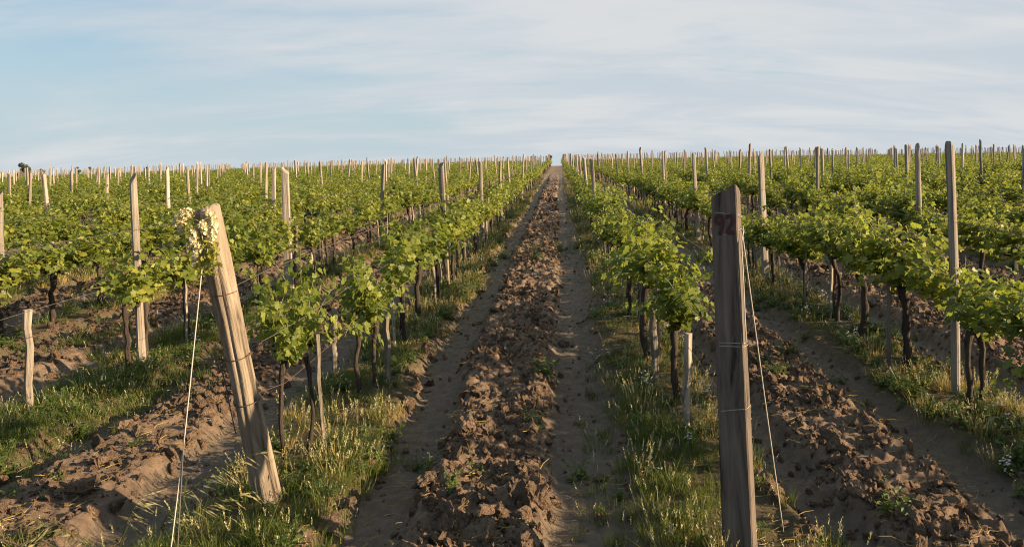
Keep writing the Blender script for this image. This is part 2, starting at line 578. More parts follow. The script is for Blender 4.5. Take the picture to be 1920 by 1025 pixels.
ORD = ('first second third fourth fifth sixth seventh eighth ninth tenth eleventh twelfth thirteenth fourteenth fifteenth sixteenth seventeenth '
       'eighteenth nineteenth twentieth').split()
for tens in ('twenty', 'thirty', 'forty', 'fifty'):
    ORD += [tens + '-' + w for w in ORD[:9]]
    ORD.append({'twenty': 'thirtieth', 'thirty': 'fortieth', 'forty': 'fiftieth', 'fifty': 'sixtieth'}[tens])


def row_phrase(x):
    side, k = ('left', LEFT.index(x)) if x < 0 else ('right', RIGHT.index(x))
    return ('row bordering the middle path on the %s' % side) if k == 0 else ('%s row %s of the middle path' % (ORD[k], side))


def px_of(x, y):
    return VX + F * x / max(y, .1)


# where each vine stands
FIXED = {LEFT[0]: [4.75, 6.05, 7.55, 8.75, 9.75], RIGHT[0]: [5.73, 6.7, 7.65, 8.6, 9.65], RIGHT[1]: [4.35, 5.42, 6.5, 7.5, 8.25, 9.25], LEFT[1]: [7.0, 7.9, 8.95, 9.9], LEFT[2]: [7.2, 8.2, 9.1, 10.0]}
vines = []
for x in ROWS:
    ys = list(FIXED.get(x, []))
    y = ys[-1] if ys else random.uniform(2.2, 3.2)
    if not ys: ys = [y]
    while y < FIELD_END:
        y += random.uniform(.98, 1.18)
        if random.random() < .05: continue
        ys.append(y)
    vines += [(x, v) for v in ys]
RIM = 1.25
vines = [(x, y) for x, y in vines if abs(x) < 9 + y * .98]
inview = [v for v in vines if -40 < px_of(*v) < (1965 if v[1] > 5 else 2060) and v[1] > 3.4]
inview.sort(key=lambda v: v[1])
# individuals: nearest first; behind the front rows only crowns show, so rows far to the side stop earlier
near_set = inview[:298]
near_lookup = set(near_set)
row_count = {}
for x, y in sorted(near_set, key=lambda v: v[1]):
    k = row_count.get(x, 0)
    row_count[x] = k + 1
    small = None
    if x == LEFT[0] and y < 5: small = small_protos[0]
    elif x == LEFT[0] and y < 7: small = small_protos[1]
    tm, fm = small or near_protos[random.randrange(NEAR_N)]
    if small and y < 5:
        look = 'slim bright grapevine beside the leaning blossom-topped post'
        lab = look
    elif small:
        lab = 'low round-headed grapevine, second along the row bordering the middle path on the left'
    else:
        lab = 'leafy grapevine, %s along the %s' % (ORD[k], row_phrase(x))
    xx = x + random.uniform(-.05, .05)
    s = random.uniform(.86, 1.12) * (1.05 if x > 2 else 1.)
    if small: xx, s = (x - .06, .88) if y < 5 else (x + .09, .86)
    if x == RIGHT[1] and y < 8: s *= .98
    root = empty('grapevine', (xx, y, gz(xx, y) - .02), lab, 'grapevine', 'grapevines in trellised rows', (0, 0, random.choice((0, math.pi)) + random.uniform(-.25, .25)))
    root.scale = (s, s, s * random.uniform(.86, 1.0) * (1.06 if x in RIGHT[:2] and y < 9 else 1)) if not small else ((.66, .66, .95) if y < 5 else (.80, .80, .93))
    obj('trunk', tm, root)
    obj('foliage', fm, root)

rest = [v for v in vines if v not in near_lookup]
rx = np.array([v[0] for v in rest]); ry = np.array([v[1] for v in rest])
n = len(rest)
rs = RNG.uniform(.9, 1.13, n)
vid = np.where(ry < 62, RNG.integers(0, 7, n), RNG.integers(7, 12, n))
scatter('distant_vines', far_kinds, np.stack([rx + RNG.uniform(-.05, .05, n), ry, base_z(rx, ry)], 1),
        np.stack([np.zeros(n), np.zeros(n), RNG.choice([0, math.pi], n) + RNG.uniform(-.3, .3, n)], 1),
        np.stack([rs * .95, rs, rs * RNG.uniform(.80, .95, n)], 1), vid, 'green mass of far vine rows running to the horizon', 'vineyard')


# ------------------------------------------------------------------ trellis posts
def post_mesh(seed, r0, r1, square=False, mat='post', n=None, segs=9, h=1., cut=.03, bend=.012, notch=True):
    """unit-height post (0..1 scaled by h) with uneven sides, a slanting sawn top and a sunk foot"""
    rd = random.Random(seed)
    n = n or 12
    prof = []
    for k in range(n):
        a = 2 * math.pi * k / n + .26
        if square:
            c, s = math.cos(a), math.sin(a)
            q = (abs(c) ** 7 + abs(s) ** 7) ** (-1 / 7)
            prof.append((c * q, s * q * .82))
        else:
            q = 1 + rd.uniform(-.10, .08)
            prof.append((math.cos(a) * q, math.sin(a) * q))
    vs, fs = [], []
    bx, by = rd.uniform(-bend, bend), rd.uniform(-bend, bend)
    ph = rd.uniform(0, 6)
    ca, cd = rd.uniform(0, 6.28), rd.uniform(.2, 1) * cut
    for i in range(segs + 1):
        t = i / segs
        z = -.12 + t * (h + .12)
        r = r0 + (r1 - r0) * t
        r *= 1 + .035 * math.sin(t * 7 + ph) * (0 if square else 1)
        for k, (x, y) in enumerate(prof):
            j = 1 + rd.uniform(-.02, .02)
            zz = z + (cd * (x * math.cos(ca) + y * math.sin(ca)) if i == segs else 0)
            vs.append((x * r * j + bx * math.sin(t * math.pi), y * r * j + by * math.sin(t * math.pi), zz))
    for i in range(segs):
        for k in range(n):
            k2 = (k + 1) % n
            fs.append((i * n + k, i * n + k2, (i + 1) * n + k2, (i + 1) * n + k))
    # top: small chamfer ring then a cap fan
    b = segs * n
    top = [(vs[b + k][0] * .86, vs[b + k][1] * .86, vs[b + k][2] + .012) for k in range(n)]
    vs += top
    for k in range(n):
        k2 = (k + 1) % n
        fs.append((b + k, b + k2, b + n + k2, b + n + k))
    cx = [sum(t[i] for t in top) / n for i in range(3)]
    vs.append((cx[0], cx[1], cx[2] - .004))
    for k in range(n):
        fs.append((b + n + k, b + n + (k + 1) % n, len(vs) - 1))
    m = MB()
    m.add(vs, fs)
    return m.mesh('post', [M[mat]], smooth=False)


post_protos = [post_mesh(10 + i, random.uniform(.041, .055), random.uniform(.034, .046), False) for i in range(7)]
post_protos += [post_mesh(40 + i, random.uniform(.042, .056), random.uniform(.036, .048), True) for i in range(4)]
SHAPE = ['round'] * 7 + ['square-cut'] * 4

SKIP = {(LEFT[2], 1), (LEFT[0], 0), (RIGHT[0], 0), (RIGHT[0], 1), (LEFT[3], 1)}
MANUAL = {(LEFT[1], 0): (-3.97, 7.06, 1.80, 5, -.03), (RIGHT[1], 0): (3.07, 5.72, 1.95, 0, -.015), (RIGHT[2], 1): (5.37, 10.9, 1.95, 1, -.01), (RIGHT[2], 2): (5.62, 16.0, 2.0, 2, .015),
          (RIGHT[1], 1): (3.07, 10.95, 1.90, 8, -.01), (RIGHT[1], 2): (3.03, 16.0, 1.90, 3, -.035), (LEFT[0], 1): (-1.62, 10.8, 1.82, 9, -.035),
          (LEFT[0], 2): (-1.62, 15.9, 1.83, 4, -.01), (LEFT[1], 1): (-3.95, 10.9, 1.80, 10, -.02), (LEFT[2], 1): (-6.15, 10.9, 1.74, 2, -.03),
          (RIGHT[0], 2): (.87, 16.1, 1.88, 7, -.06), (RIGHT[0], 3): (.88, 21.3, 1.88, 5, -.07), (RIGHT[0], 4): (.88, 26.5, 1.88, 6, -.05),
          (LEFT[4], 2): (-11.0, 16.1, 1.78, 3, -.16), (LEFT[3], 2): (-8.45, 16.1, 1.80, 1, -.02)}
posts = []
for x in ROWS:
    for j in range(31):
        if (x, j) in SKIP: continue
        y = .5 + 5.2 * (j + 1)
        if (x, j) in MANUAL:
            mx, my, mh, mv, ml = MANUAL[(x, j)]
            posts.append((x, j, mx, my, mh, mv, ml, random.uniform(-.02, .02)))
            continue
        if abs(x) > 9 + y * .95 or y > FIELD_END: continue
        if random.random() < .03: continue
        hh = (1.80 if x < 0 else 1.92) + random.gauss(0, .07) + (.08 if y > 20 else 0)
        ln = random.gauss(-.015, .042)
        if random.random() < .08: ln += random.choice((-.12, .1))
        posts.append((x, j, x + random.gauss(0, .05), y + random.gauss(0, .12), hh, random.randrange(11), ln, random.gauss(0, .025)))
posts.append((LEFT[3], 1, -8.2, 10.9, 1.55, 5, .0, 0.))
pin = [p for p in posts if -20 < px_of(p[2], p[3]) < 1945]
pin.sort(key=lambda p: p[3])
near_posts = pin[:294]
np_ids = {id(p) for p in near_posts}
cnt = {}
for p in near_posts:
    x, j, px, py, hh, vi, lean, lean2 = p
    k = cnt.get(x, 0)
    cnt[x] = k + 1
    wd = {(RIGHT[1], 0): .72, (LEFT[1], 0): .78, (LEFT[1], 1): 1.3, (RIGHT[1], 1): .95, (RIGHT[2], 1): .95}.get((x, j), random.uniform(.75, 1.1))
    tilt = 'tilted ' if lean < -.09 else 'slanting ' if lean > .08 else ''
    lab = '%s%s trellis post, %s along the %s' % (tilt, SHAPE[vi], ORD[k], row_phrase(x))
    o = obj('trellis_post', post_protos[vi], None, (px, py, float(base_z(px, py))), (lean2, lean, random.uniform(-.5, .5) if vi < 7 else random.uniform(-.3, .3)), (wd, wd, hh))
    tag(o, lab, 'post', 'trellis posts along the vine rows')

mb = MB()
for p in posts:
    if id(p) in np_ids: continue
    x, j, px, py, hh, vi, lean, lean2 = p
    z = float(base_z(px, py))
    mb.tube([(px, py, z - .1), (px + lean * hh, py, z + hh)], [.048, .040], 6)
o = obj('distant_posts', mb.mesh('distant_posts', [M['post']], False))
tag(o, 'faint palisade of far trellis post tops along the skyline', 'posts', kind='stuff')


# ------------------------------------------------------------------ end posts with ties, guy wires
def ring(mb, c, ax, r, rt, mi=0, tilt=(0, 0), sq=False, n=20):
    c, ax = Vector(c), Vector(ax).normalized()
    a = ax.cross(Vector((0, 1, 0))).normalized()
    b = ax.cross(a).normalized()
    pts = []
    for k in range(n + 1):
        t = 2 * math.pi * k / n
        ca, sa = math.cos(t), math.sin(t)
        q = (abs(ca) ** 8 + abs(sa) ** 8) ** (-1 / 8) if sq else 1
        pts.append(c + (a * ca * r * q + b * sa * r * q * (.82 if sq else 1)) + ax * (tilt[0] * ca + tilt[1] * sa))
    mb.tube(pts, rt, 5, mi, False)


def end_post_left():
    foot, top = Vector((-1.63, 4.17, 0)), Vector((-1.735, 3.72, 1.69))
    ax = (top - foot)
    L = ax.length
    rot = Vector((0, 0, 1)).rotation_difference(ax.normalized()).to_euler()
    root = empty('end_post', (foot.x, foot.y, float(base_z(0, 0)) + .02), 'thick leaning golden end post topped with cream blossom', 'post', None, rot)
    rd = random.Random(5)
    n, segs = 48, 30
    vs, fs = [], []
    grooves = [(rd.uniform(0, 6.28), rd.uniform(.05, .10), rd.uniform(.12, .26), rd.uniform(0, .4), rd.uniform(.6, 1.1)) for _ in range(13)]
    for i in range(segs + 1):
        t = i / segs
        r = .067 - .006 * t + .004 * math.sin(t * 9)
        for k in range(n):
            a = 2 * math.pi * k / n
            q = 1 + .04 * math.sin(2 * a + 1) + .03 * math.sin(3 * a + t * 2)
            for ga, gw, gd, t0, t1 in grooves:
                da = (a - ga - .25 * math.sin(t * 4 + ga) + math.pi) % (2 * math.pi) - math.pi
                if t0 < t < t1: q -= gd * math.exp(-(da / gw) ** 2)
            q += rd.uniform(-.012, .012)
            zz = -.15 + t * (L + .15)
            if i == segs: zz += .018 * math.cos(a + .5) + rd.uniform(-.006, .006)
            vs.append((math.cos(a) * r * q, math.sin(a) * r * q, zz))
    for i in range(segs):
        for k in range(n):
            k2 = (k + 1) % n
            fs.append((i * n + k, i * n + k2, (i + 1) * n + k2, (i + 1) * n + k))
    b = segs * n
    for k in range(n):
        x, y, z = vs[b + k]
        vs.append((x * .8, y * .8, z + .014 + rd.uniform(-.004, .004)))
    for k in range(n):
        k2 = (k + 1) % n
        fs.append((b + k, b + k2, b + n + k2, b + n + k))
    vs.append((0, 0, L + .008))
    for k in range(n): fs.append((b + n + k, b + n + (k + 1) % n, len(vs) - 1))
    m = MB(); m.add(vs, fs)
    obj('shaft', m.mesh('shaft', [M['post_gold']], True), root)
    for z, nn in ((.66, 2), (.93, 2), (1.30, 1)):
        w = MB()
        for q in range(nn):
            ring(w, (0, 0, z + .012 * q), (0, 0, 1), .067 - .006 * z / L + .002, .0028, 0, (.006 * (q - .5), .012 * (1 - q)))
        obj('wire_tie', w.mesh('wire_tie', [M['rust']]), root)
    w = MB()
    w.tube([(-.073, -.02, .95), (-.086, -.03, .90), (-.080, -.03, .80), (-.084, -.03, .68), (-.078, -.04, .60), (-.072, -.05, .50)], .0032, 5)
    obj('wire_end', w.mesh('wire_end', [M['wire']]), root)
    return root, rot, L


lp_root, lp_rot, lp_L = end_post_left()
LP = Matrix.Translation(lp_root.location) @ lp_rot.to_matrix().to_4x4()


def end_post_right():
    foot, top = Vector((.85, 3.45, 0)), Vector((.872, 3.70, 1.72))
    ax = top - foot
    L = ax.length
    q = Vector((0, 0, 1)).rotation_difference(ax.normalized())
    rot = (q.to_matrix() @ Matrix.Rotation(R(-24), 3, 'Z')).to_euler()
    root = empty('end_post', (foot.x, foot.y, .02), 'broad brown sawn end post with dark red painted mark', 'post', None, rot)
    rd = random.Random(8)
    wx, wy, ch = .068, .056, .006
    prof = []
    for sx, sy in ((1, -1), (1, 1), (-1, 1), (-1, -1)):
        c1, c2 = (sx * (wx - ch), sy * wy), (sx * wx, sy * (wy - ch))
        prof += [c1, c2] if (sx * sy < 0) else [c2, c1]
    # subdivide each side
    fine = []
    for i in range(8):
        a, b = prof[i], prof[(i + 1) % 8]
        m = 1 if i % 2 == 0 else 7
        for k in range(m): fine.append((a[0] + (b[0] - a[0]) * k / m, a[1] + (b[1] - a[1]) * k / m))
    n, segs = len(fine), 40
    vs, fs = [], []
    for i in range(segs + 1):
        t = i / segs
        for k, (x, y) in enumerate(fine):
            w = 1.06 - .14 * t + .012 * math.sin(t * 6 + x * 20)
            zz = -.15 + t * (L + .15)
            if i == segs: zz += .028 * x / wx - .012 * y / wy + rd.uniform(-.005, .005)
            vs.append((x * w + rd.uniform(-.0012, .0012), y * w + rd.uniform(-.0012, .0012) + .004 * math.sin(t * 5), zz))
    for i in range(segs):
        for k in range(n):
            k2 = (k + 1) % n
            fs.append((i * n + k, i * n + k2, (i + 1) * n + k2, (i + 1) * n + k))
    b = segs * n
    vs.append((0, 0, L - .004))
    for k in range(n): fs.append((b + k, b + (k + 1) % n, len(vs) - 1))
    m = MB(); m.add(vs, fs)
    obj('shaft', m.mesh('shaft', [M['post_brown']], False), root)
    # red paint strokes on the broad face, 1.5 mm proud of it
    def stroke(mb, pts, wd):
        pts = [(x * .86 + .003, z) for x, z in pts]
        vv, ff = [], []
        for i, (x, z) in enumerate(pts):
            x0, z0 = pts[max(i - 1, 0)]
            x1, z1 = pts[min(i + 1, len(pts) - 1)]
            d = math.hypot(x1 - x0, z1 - z0)
            nx, nz = -(z1 - z0) / d, (x1 - x0) / d
            for s in (-1, 1):
                ww = wd * (1 + rd.uniform(-.15, .15)) / 2
                t = (z + .15) / (L + .15)
                yy = -wy * (1.06 - .14 * t + .012) - .0042
                for dy in (0, .004):
                    vv.append((x + nx * s * ww, yy + dy + .004 * math.sin(t * 5), z + nz * s * ww))
        for i in range(len(pts) - 1):
            a, c = i * 4, i * 4 + 4
            ff += [(a, a + 2, c + 2, c), (a + 1, c + 1, c + 3, a + 3), (a, c, c + 1, a + 1), (a + 2, a + 3, c + 3, c + 2)]
        e = (len(pts) - 1) * 4
        ff += [(0, 1, 3, 2), (e, e + 2, e + 3, e + 1)]
        mb.add(vv, ff)
    pm = MB()
    zt = L - .115
    stroke(pm, [(-.012, zt - .022), (-.022, zt - .036), (-.040, zt - .036), (-.052, zt - .022), (-.050, zt - .004), (-.034, zt + .006), (-.016, zt + .001), (-.010, zt - .020), (-.012, zt - .045), (-.022, zt - .070), (-.034, zt - .088)], .017)
    stroke(pm, [(.008, zt - .012), (.016, zt + .002), (.034, zt + .004), (.044, zt - .012), (.040, zt - .032), (.024, zt - .056), (.010, zt - .078), (.022, zt - .082), (.040, zt - .080), (.056, zt - .082)], .017)
    obj('paint_mark', pm.mesh('paint_mark', [M['paint']], False), root)
    for z, tl, nn in ((L - .10, .010, 2), (L - .205, -.03, 1), (L - .72, .0, 2), (L - 1.03, -.012, 1)):
        w = MB()
        for qn in range(nn): ring(w, (0, .003, z - .016 * qn), (0, 0, 1), wx * 1.02, .0021, 0, (tl * (1 - qn), 0), True, 32)
        obj('wire_tie', w.mesh('wire_tie', [M['tie']]), root)
    return root, rot, L


rp_root, rp_rot, rp_L = end_post_right()
RP = Matrix.Translation(rp_root.location) @ rp_rot.to_matrix().to_4x4()


def sag(a, b, n=10, s=.0, j=0., rd=random):
    a, b = Vector(a), Vector(b)
    return [a.lerp(b, i / n) + Vector((rd.uniform(-j, j), 0, -s * math.sin(math.pi * i / n))) for i in range(n + 1)]


def world_mesh(name, mb, mat, label, cat, group=None):
    return tag(obj(name, mb.mesh(name, [mat])), label, cat, group)


# left twine: from the blossom knot down to a ground anchor, doubled and twisted
a = LP @ Vector((-.055, -.055, 1.47)); e = Vector((-1.765, 3.32, .02))
kink = a.lerp(e, .56) + Vector((.008, 0, .0))
m = MB()
m.tube(sag(a, kink, 8, .004) + sag(kink, e, 8, .006)[1:], .0029, 6)
world_mesh('guy_twine', m, M['rope'], 'pale twine stretched down from the blossom-topped leaning post', 'twine')
m = MB()
m.tube(sag(kink + Vector((.0, 0, .02)), e + Vector((.035, .02, 0)), 8, -.008), .003, 6)
world_mesh('guy_wire', m, M['wire'], 'thin second strand hanging beside the pale twine of the leaning post', 'wire')
a = RP @ Vector((.078, -.02, rp_L - .20)); e = Vector((1.135, 3.72, .02))
m = MB()
m.tube(sag(a, e, 12, .012), .0029, 6)
world_mesh('guy_twine', m, M['rope'], 'pale twine slanting to the ground beside the broad brown post', 'twine')
a2 = RP @ Vector((.077, -.05, rp_L - .24)); b2 = RP @ Vector((.079, -.045, rp_L - .72))
m = MB()
m.tube([RP @ Vector((.074, .02, rp_L - .16)), RP @ Vector((.083, -.01, rp_L - .185)), a2] + sag(a2, b2, 8, 0, .001)[1:], .003, 6)
world_mesh('tie_twine', m, M['rope'], 'knotted twine running down the edge of the broad brown post', 'twine')


# ------------------------------------------------------------------ blossom spray on the left post
def blossom_spray():
    c = LP @ Vector((0, 0, lp_L))
    root = empty('blossom_spray', c, 'hanging cream blossom clusters draped over the leaning post top', 'blossom')
    rd = random.Random(3)
    rn = np.random.default_rng(3)
    # petal-flower template: five small cupped petals
    tv, tf = [], []
    for k in range(5):
        a = 2 * math.pi * k / 5
        b = len(tv)
        for r, w, z in ((0, .15, 0), (.5, .42, .22), (1., .22, .5)):
            for s in (-1, 1):
                x, y = r, s * w
                tv.append((x * math.cos(a) - y * math.sin(a), x * math.sin(a) + y * math.cos(a), z))
        tf += [(b, b + 1, b + 3, b + 2), (b + 2, b + 3, b + 5, b + 4)]
    tv = np.array(tv)
    def raceme(pts, r, num):
        num = int(num * 1.5)
        mb = MB()
        pts = [Vector(p) for p in pts]
        mb.tube(pts, .003, 5, 1)
        P = []
        for q in range(num):
            t = rd.random() * (len(pts) - 1)
            i = min(int(t), len(pts) - 2)
            p = pts[i].lerp(pts[i + 1], t - i)
            taper = 1 - .55 * (t / (len(pts) - 1)) ** 2
            d = Vector((rd.gauss(0, 1), rd.gauss(0, 1), rd.gauss(0, .8))).normalized()
            P.append((p + d * r * taper * rd.uniform(.45, 1), d))
        pos = np.array([tuple(p) for p, d in P])
        nn = np.array([tuple(d) for p, d in P])
        fr = frames_from(nn, rn.normal(size=nn.shape)) * rn.uniform(.006, .0105, len(P))[:, None, None]
        mb.stamp(tv, tf, fr, pos, 0)
        o = obj('blossom_cluster', mb.mesh('blossom_cluster', [M['petal'], M['shoot']], False), root)
    k = 1 / 372.   # metres per photograph pixel at the post's distance
    # (dx, dz) in pixels from the post's top centre, y is the depth
    raceme([(-20 * k, -.075, -2 * k), (-35 * k, -.075, -8 * k), (-45 * k, -.07, -22 * k)], .030, 150)
    raceme([(-30 * k, -.06, -22 * k), (-40 * k, -.06, -38 * k)], .024, 70)
    raceme([(-8 * k, -.085, -34 * k), (-10 * k, -.09, -52 * k), (-16 * k, -.09, -68 * k)], .026, 130)
    raceme([(-1 * k, -.09, -60 * k), (-4 * k, -.09, -78 * k), (-9 * k, -.085, -96 * k)], .023, 120)
    raceme([(16 * k, -.06, -4 * k), (23 * k, -.06, -25 * k), (22 * k, -.065, -48 * k), (17 * k, -.07, -64 * k)], .024, 170)
    raceme([(6 * k, -.085, -20 * k), (12 * k, -.085, -40 * k)], .020, 60)
    lb = MB()
    st = [[(0, -.07, -18 * k), (-22 * k, -.075, -10 * k)], [(0, -.08, -18 * k), (18 * k, -.07, -12 * k)], [(2 * k, -.085, -18 * k), (8 * k, -.085, -60 * k), (24 * k, -.08, -105 * k)], [(2 * k, -.085, -18 * k), (0, -.09, -60 * k)]]
    P, D = [], []
    for s in st: lb.tube(s, .003, 5, 1)
    for q in range(130):
        z = -rd.uniform(55, 118) * k
        P.append((rd.uniform(-4, 36) * k, -.07 - rd.uniform(0, .03), z)); D.append((rd.uniform(-1, 1), rd.uniform(-1, .2), -1))
    for q in range(30):
        P.append((rd.uniform(-48, 20) * k, -.075 - rd.uniform(0, .02), -rd.uniform(5, 55) * k)); D.append((rd.uniform(-1, 1), rd.uniform(-1, .2), -1))
    P, D = np.array(P), np.array(D)
    nn = rn.normal(size=P.shape) + np.array([.4, -1.2, .4])
    fr = frames_from(nn, D) * rn.uniform(.018, .034, len(P))[:, None, None]
    ov = np.array([(0, 0, 0), (.25, .3, .05), (.22, .75, .02), (0, 1, -.05), (-.22, .75, .02), (-.25, .3, .05)])
    lb.stamp(ov, [(0, 1, 2, 3), (0, 3, 4, 5)], fr, P, 0)
    obj('leaf_spray', lb.mesh('leaf_spray', [M['acacia_leaf'], M['shoot']], False), root)


blossom_spray()


# ------------------------------------------------------------------ trellis wires
def trellis_wire(x, z, y0, y1, label, start=None):
    m = MB()
    ys = [y0] + [.5 + 5.2 * j for j in range(1, 12) if y0 + 1.2 < .5 + 5.2 * j < y1] + [y1]
    pts = []
    for a, b in zip(ys, ys[1:]):
        for i in range(6):
            t = i / 6
            y = a + (b - a) * t
            pts.append((x + random.uniform(-.004, .004), y, z - .018 * math.sin(math.pi * t) * (b - a) / 5.2))
    pts.append((x, ys[-1], z))
    if start is not None: pts[0] = tuple(start)
    m.tube(pts, .0019, 5)
    world_mesh('trellis_wire', m, M['rust'] if z < .8 else M['wire'], label, 'wire', 'trellis wires strung along the rows')


HN = {.63: 'low', .66: 'low', .86: 'middle', .95: 'middle', 1.34: 'high', 1.38: 'high'}
trellis_wire(LEFT[0], .63, 4.15, 58, 'low rusty wire strung from the leaning post along its vine row', LP @ Vector((.02, .07, .66)))
trellis_wire(LEFT[0], .95, 4.05, 58, 'middle wire strung from the leaning post along its vine row', LP @ Vector((.02, .07, .93)))
trellis_wire(LEFT[0], 1.34, 3.95, 58, 'high wire strung from the leaning post along its vine row', LP @ Vector((.02, .07, 1.30)))
trellis_wire(RIGHT[0], .66, 3.6, 58, 'low rusty wire strung from the broad brown post along its row', RP @ Vector((0, .06, rp_L - 1.03)))
trellis_wire(RIGHT[0], .95, 3.6, 58, 'middle wire strung from the broad brown post along its row', RP @ Vector((0, .06, rp_L - .74)))
trellis_wire(RIGHT[0], 1.38, 3.7, 58, 'high wire strung from the broad brown post along its row', RP @ Vector((0, .06, rp_L - .21)))
for i in (1, 2):
    for z in (.66, .86, 1.34):
        trellis_wire(LEFT[i], z, 2.2, 55, '%s trellis wire along the %s' % (HN[z], row_phrase(LEFT[i])))
for z in (.66, .95, 1.38):
    trellis_wire(RIGHT[1], z, 2.2, 55, '%s trellis wire along the %s' % (HN[z], row_phrase(RIGHT[1])))


for z in (.66, .95, 1.38):
    trellis_wire(RIGHT[2], z, 2.2, 55, '%s trellis wire along the %s' % (HN[z], row_phrase(RIGHT[2])))

# ------------------------------------------------------------------ stakes beside the vines
stake_protos = []
for i in range(6):
    rd = random.Random(60 + i)
    m = MB()
    r = rd.uniform(.011, .020)
    pts = [(rd.uniform(-.008, .008) * (k > 0), rd.uniform(-.006, .006), -.1 + 1.1 * k / 6) for k in range(7)]
    m.tube(pts, [r * rd.uniform(.9, 1.08) for _ in pts], 6 if i % 2 else 4, 0, True, .06, rd)
    stake_protos.append(m.mesh('stake', [M['stake']], False))


def stake(x, y, h, label, width=1., lean=(0, 0), vi=None, group='thin stakes supporting the vines'):
    o = obj('vine_stake', stake_protos[random.randrange(6) if vi is None else vi], None, (x, y, gz(x, y) - .01), (lean[0], lean[1], random.uniform(0, 3)), (width, width, h))
    return tag(o, label, 'stake', group)


stake(-4.14, 5.78, .80, 'short pale stake standing alone in grass by the bottom of its wire', 1.9, (0, -.035), 1)
stake(-3.90, 7.75, .72, 'thin pale stick right of the nearest second-row post on the left', .9, (0, -.02), 3)
stake(-1.52, 4.80, .80, 'thin stake against the slim grapevine beside the leaning post', 1.0, (0, -.06), 4)
stake(-1.98, 6.55, .62, 'short lone stake left of the low round-headed grapevine', 1.6, (0, -.03), 5)
stake(-1.44, 6.25, .58, 'brown broad stake right of the low round-headed grapevine', 1.9, (0, .0), 1)
stake(.875, 4.98, .70, 'short grey stake in the weeds behind the broad brown post', 2.0, (0, -.04), 0)
stake(.80, 6.15, .70, 'pale peeled stake behind the first grapevine of its row', 2.0, (0, .0), 3)
k = {}
placed = 0
for x, y in near_set:
    if y < (7.2 if x == LEFT[0] else 6) or y > 30 or x not in (LEFT[0], LEFT[1], RIGHT[0], RIGHT[1], RIGHT[2]): continue
    if random.random() < .12: continue
    q = k.get(x, 0); k[x] = q + 1
    xx = x + random.uniform(-.09, .09); yy = y + random.uniform(-.35, .35)
    stake(xx, yy, random.uniform(.7, 1.0), 'thin grey stake, %s along the %s' % (ORD[q], row_phrase(x)), random.uniform(.8, 1.5), (random.gauss(0, .04), random.gauss(-.015, .04)))


# ------------------------------------------------------------------ grass, weeds, flowers
def blade_tuft(seed, num, rad, hmin, hmax, wd, lean, mat, heads=0):
    rd = random.Random(seed)
    m = MB()
    for b in range(num):
        a, r = rd.uniform(0, 6.28), rad * math.sqrt(rd.random())
        x, y = r * math.cos(a), r * math.sin(a)
        h = rd.uniform(hmin, hmax)
        la = a + rd.uniform(-1.2, 1.2)
        le = rd.uniform(.1, 1.) * lean * h
        w = wd * rd.uniform(.7, 1.3)
        fa = rd.uniform(0, 6.28)
        wx, wy = math.cos(fa) * w, math.sin(fa) * w
        v = []
        for t, ws in ((0, .8), (.35, 1.), (.7, .75)):
            cx, cy, cz = x + math.cos(la) * le * t * t, y + math.sin(la) * le * t * t, h * t * (1 - .12 * t * lean) - .02
            v += [(cx - wx * ws, cy - wy * ws, cz), (cx + wx * ws, cy + wy * ws, cz)]
        tip = (x + math.cos(la) * le, y + math.sin(la) * le, h * (1 - .25 * lean))
        v.append(tip)
        m.add(v, [(0, 1, 3, 2), (2, 3, 5, 4), (4, 5, 6)], 0)
        if heads and rd.random() < heads:
            hv = []
            for s in range(7):
                t = s / 6
                c = Vector(tip) + Vector((math.cos(la) * .3 * t, math.sin(la) * .3 * t, .9 * t)) * .06
                for sg in (-1, 1):
                    d = Vector((rd.uniform(-1, 1), rd.uniform(-1, 1), 1.2)).normalized() * .014
                    sd = Vector((-d.y, d.x, 0)).normalized() * .0035
                    hv.append((c, c + d * .5 + sd, c + d, c + d * .5 - sd))
            for q in hv: m.add([tuple(p) for p in q], [(0, 1, 2, 3)], 1)
    return m.mesh('tuft', [M[mat], M['seed']], False)


def weed_tuft(seed, num, hmax, mat='weed', flowers=0, leafsize=.03):
    rd = random.Random(seed)
    m = MB()
    P, H, Nn, S, fl = [], [], [], [], []
    for s in range(num):
        a = rd.uniform(0, 6.28)
        h = rd.uniform(.4, 1) * hmax
        b = Vector((rd.uniform(-.06, .06), rd.uniform(-.06, .06), -.01))
        d = Vector((math.cos(a) * .5, math.sin(a) * .5, 1)).normalized()
        tip = b + d * h
        m.tube([b, b.lerp(tip, .5) + Vector((0, 0, .01)), tip], .0018, 3, 0, False)
        for q in range(7):
            t = (q + .5) / 7
            p = b.lerp(tip, t)
            sd = Vector((rd.uniform(-1, 1), rd.uniform(-1, 1), .35)).normalized()
            P.append(tuple(p)); H.append(tuple(sd)); Nn.append((rd.uniform(-.5, .5), rd.uniform(-.5, .5), 1)); S.append(leafsize * rd.uniform(.6, 1.3) * (1.2 - .5 * t))
        if flowers:
            for q in range(rd.randint(1, 3)): fl.append(tip + Vector((rd.uniform(-.02, .02), rd.uniform(-.02, .02), rd.uniform(0, .02))))
    ov = np.array([(0, 0, 0), (.3, .35, .06), (.22, .75, .02), (0, 1, -.1), (-.22, .75, .02), (-.3, .35, .06)])
    m.stamp(ov, [(0, 1, 2, 3), (0, 3, 4, 5)], frames_from(np.array(Nn), np.array(H)) * np.array(S)[:, None, None], np.array(P), 0)
    for p in fl:
        r = rd.uniform(.006, .010)
        ring_ = [(p.x + r * math.cos(k), p.y + r * math.sin(k), p.z + .002 * (-1) ** int(k)) for k in np.linspace(0, 5.24, 6)]
        m.add([tuple(p + Vector((0, 0, .005)))] + ring_, [(0, 1 + k, 1 + (k + 1) % 6) for k in range(6)], 1)
    return m.mesh('weed', [M[mat], M['flower']], False)


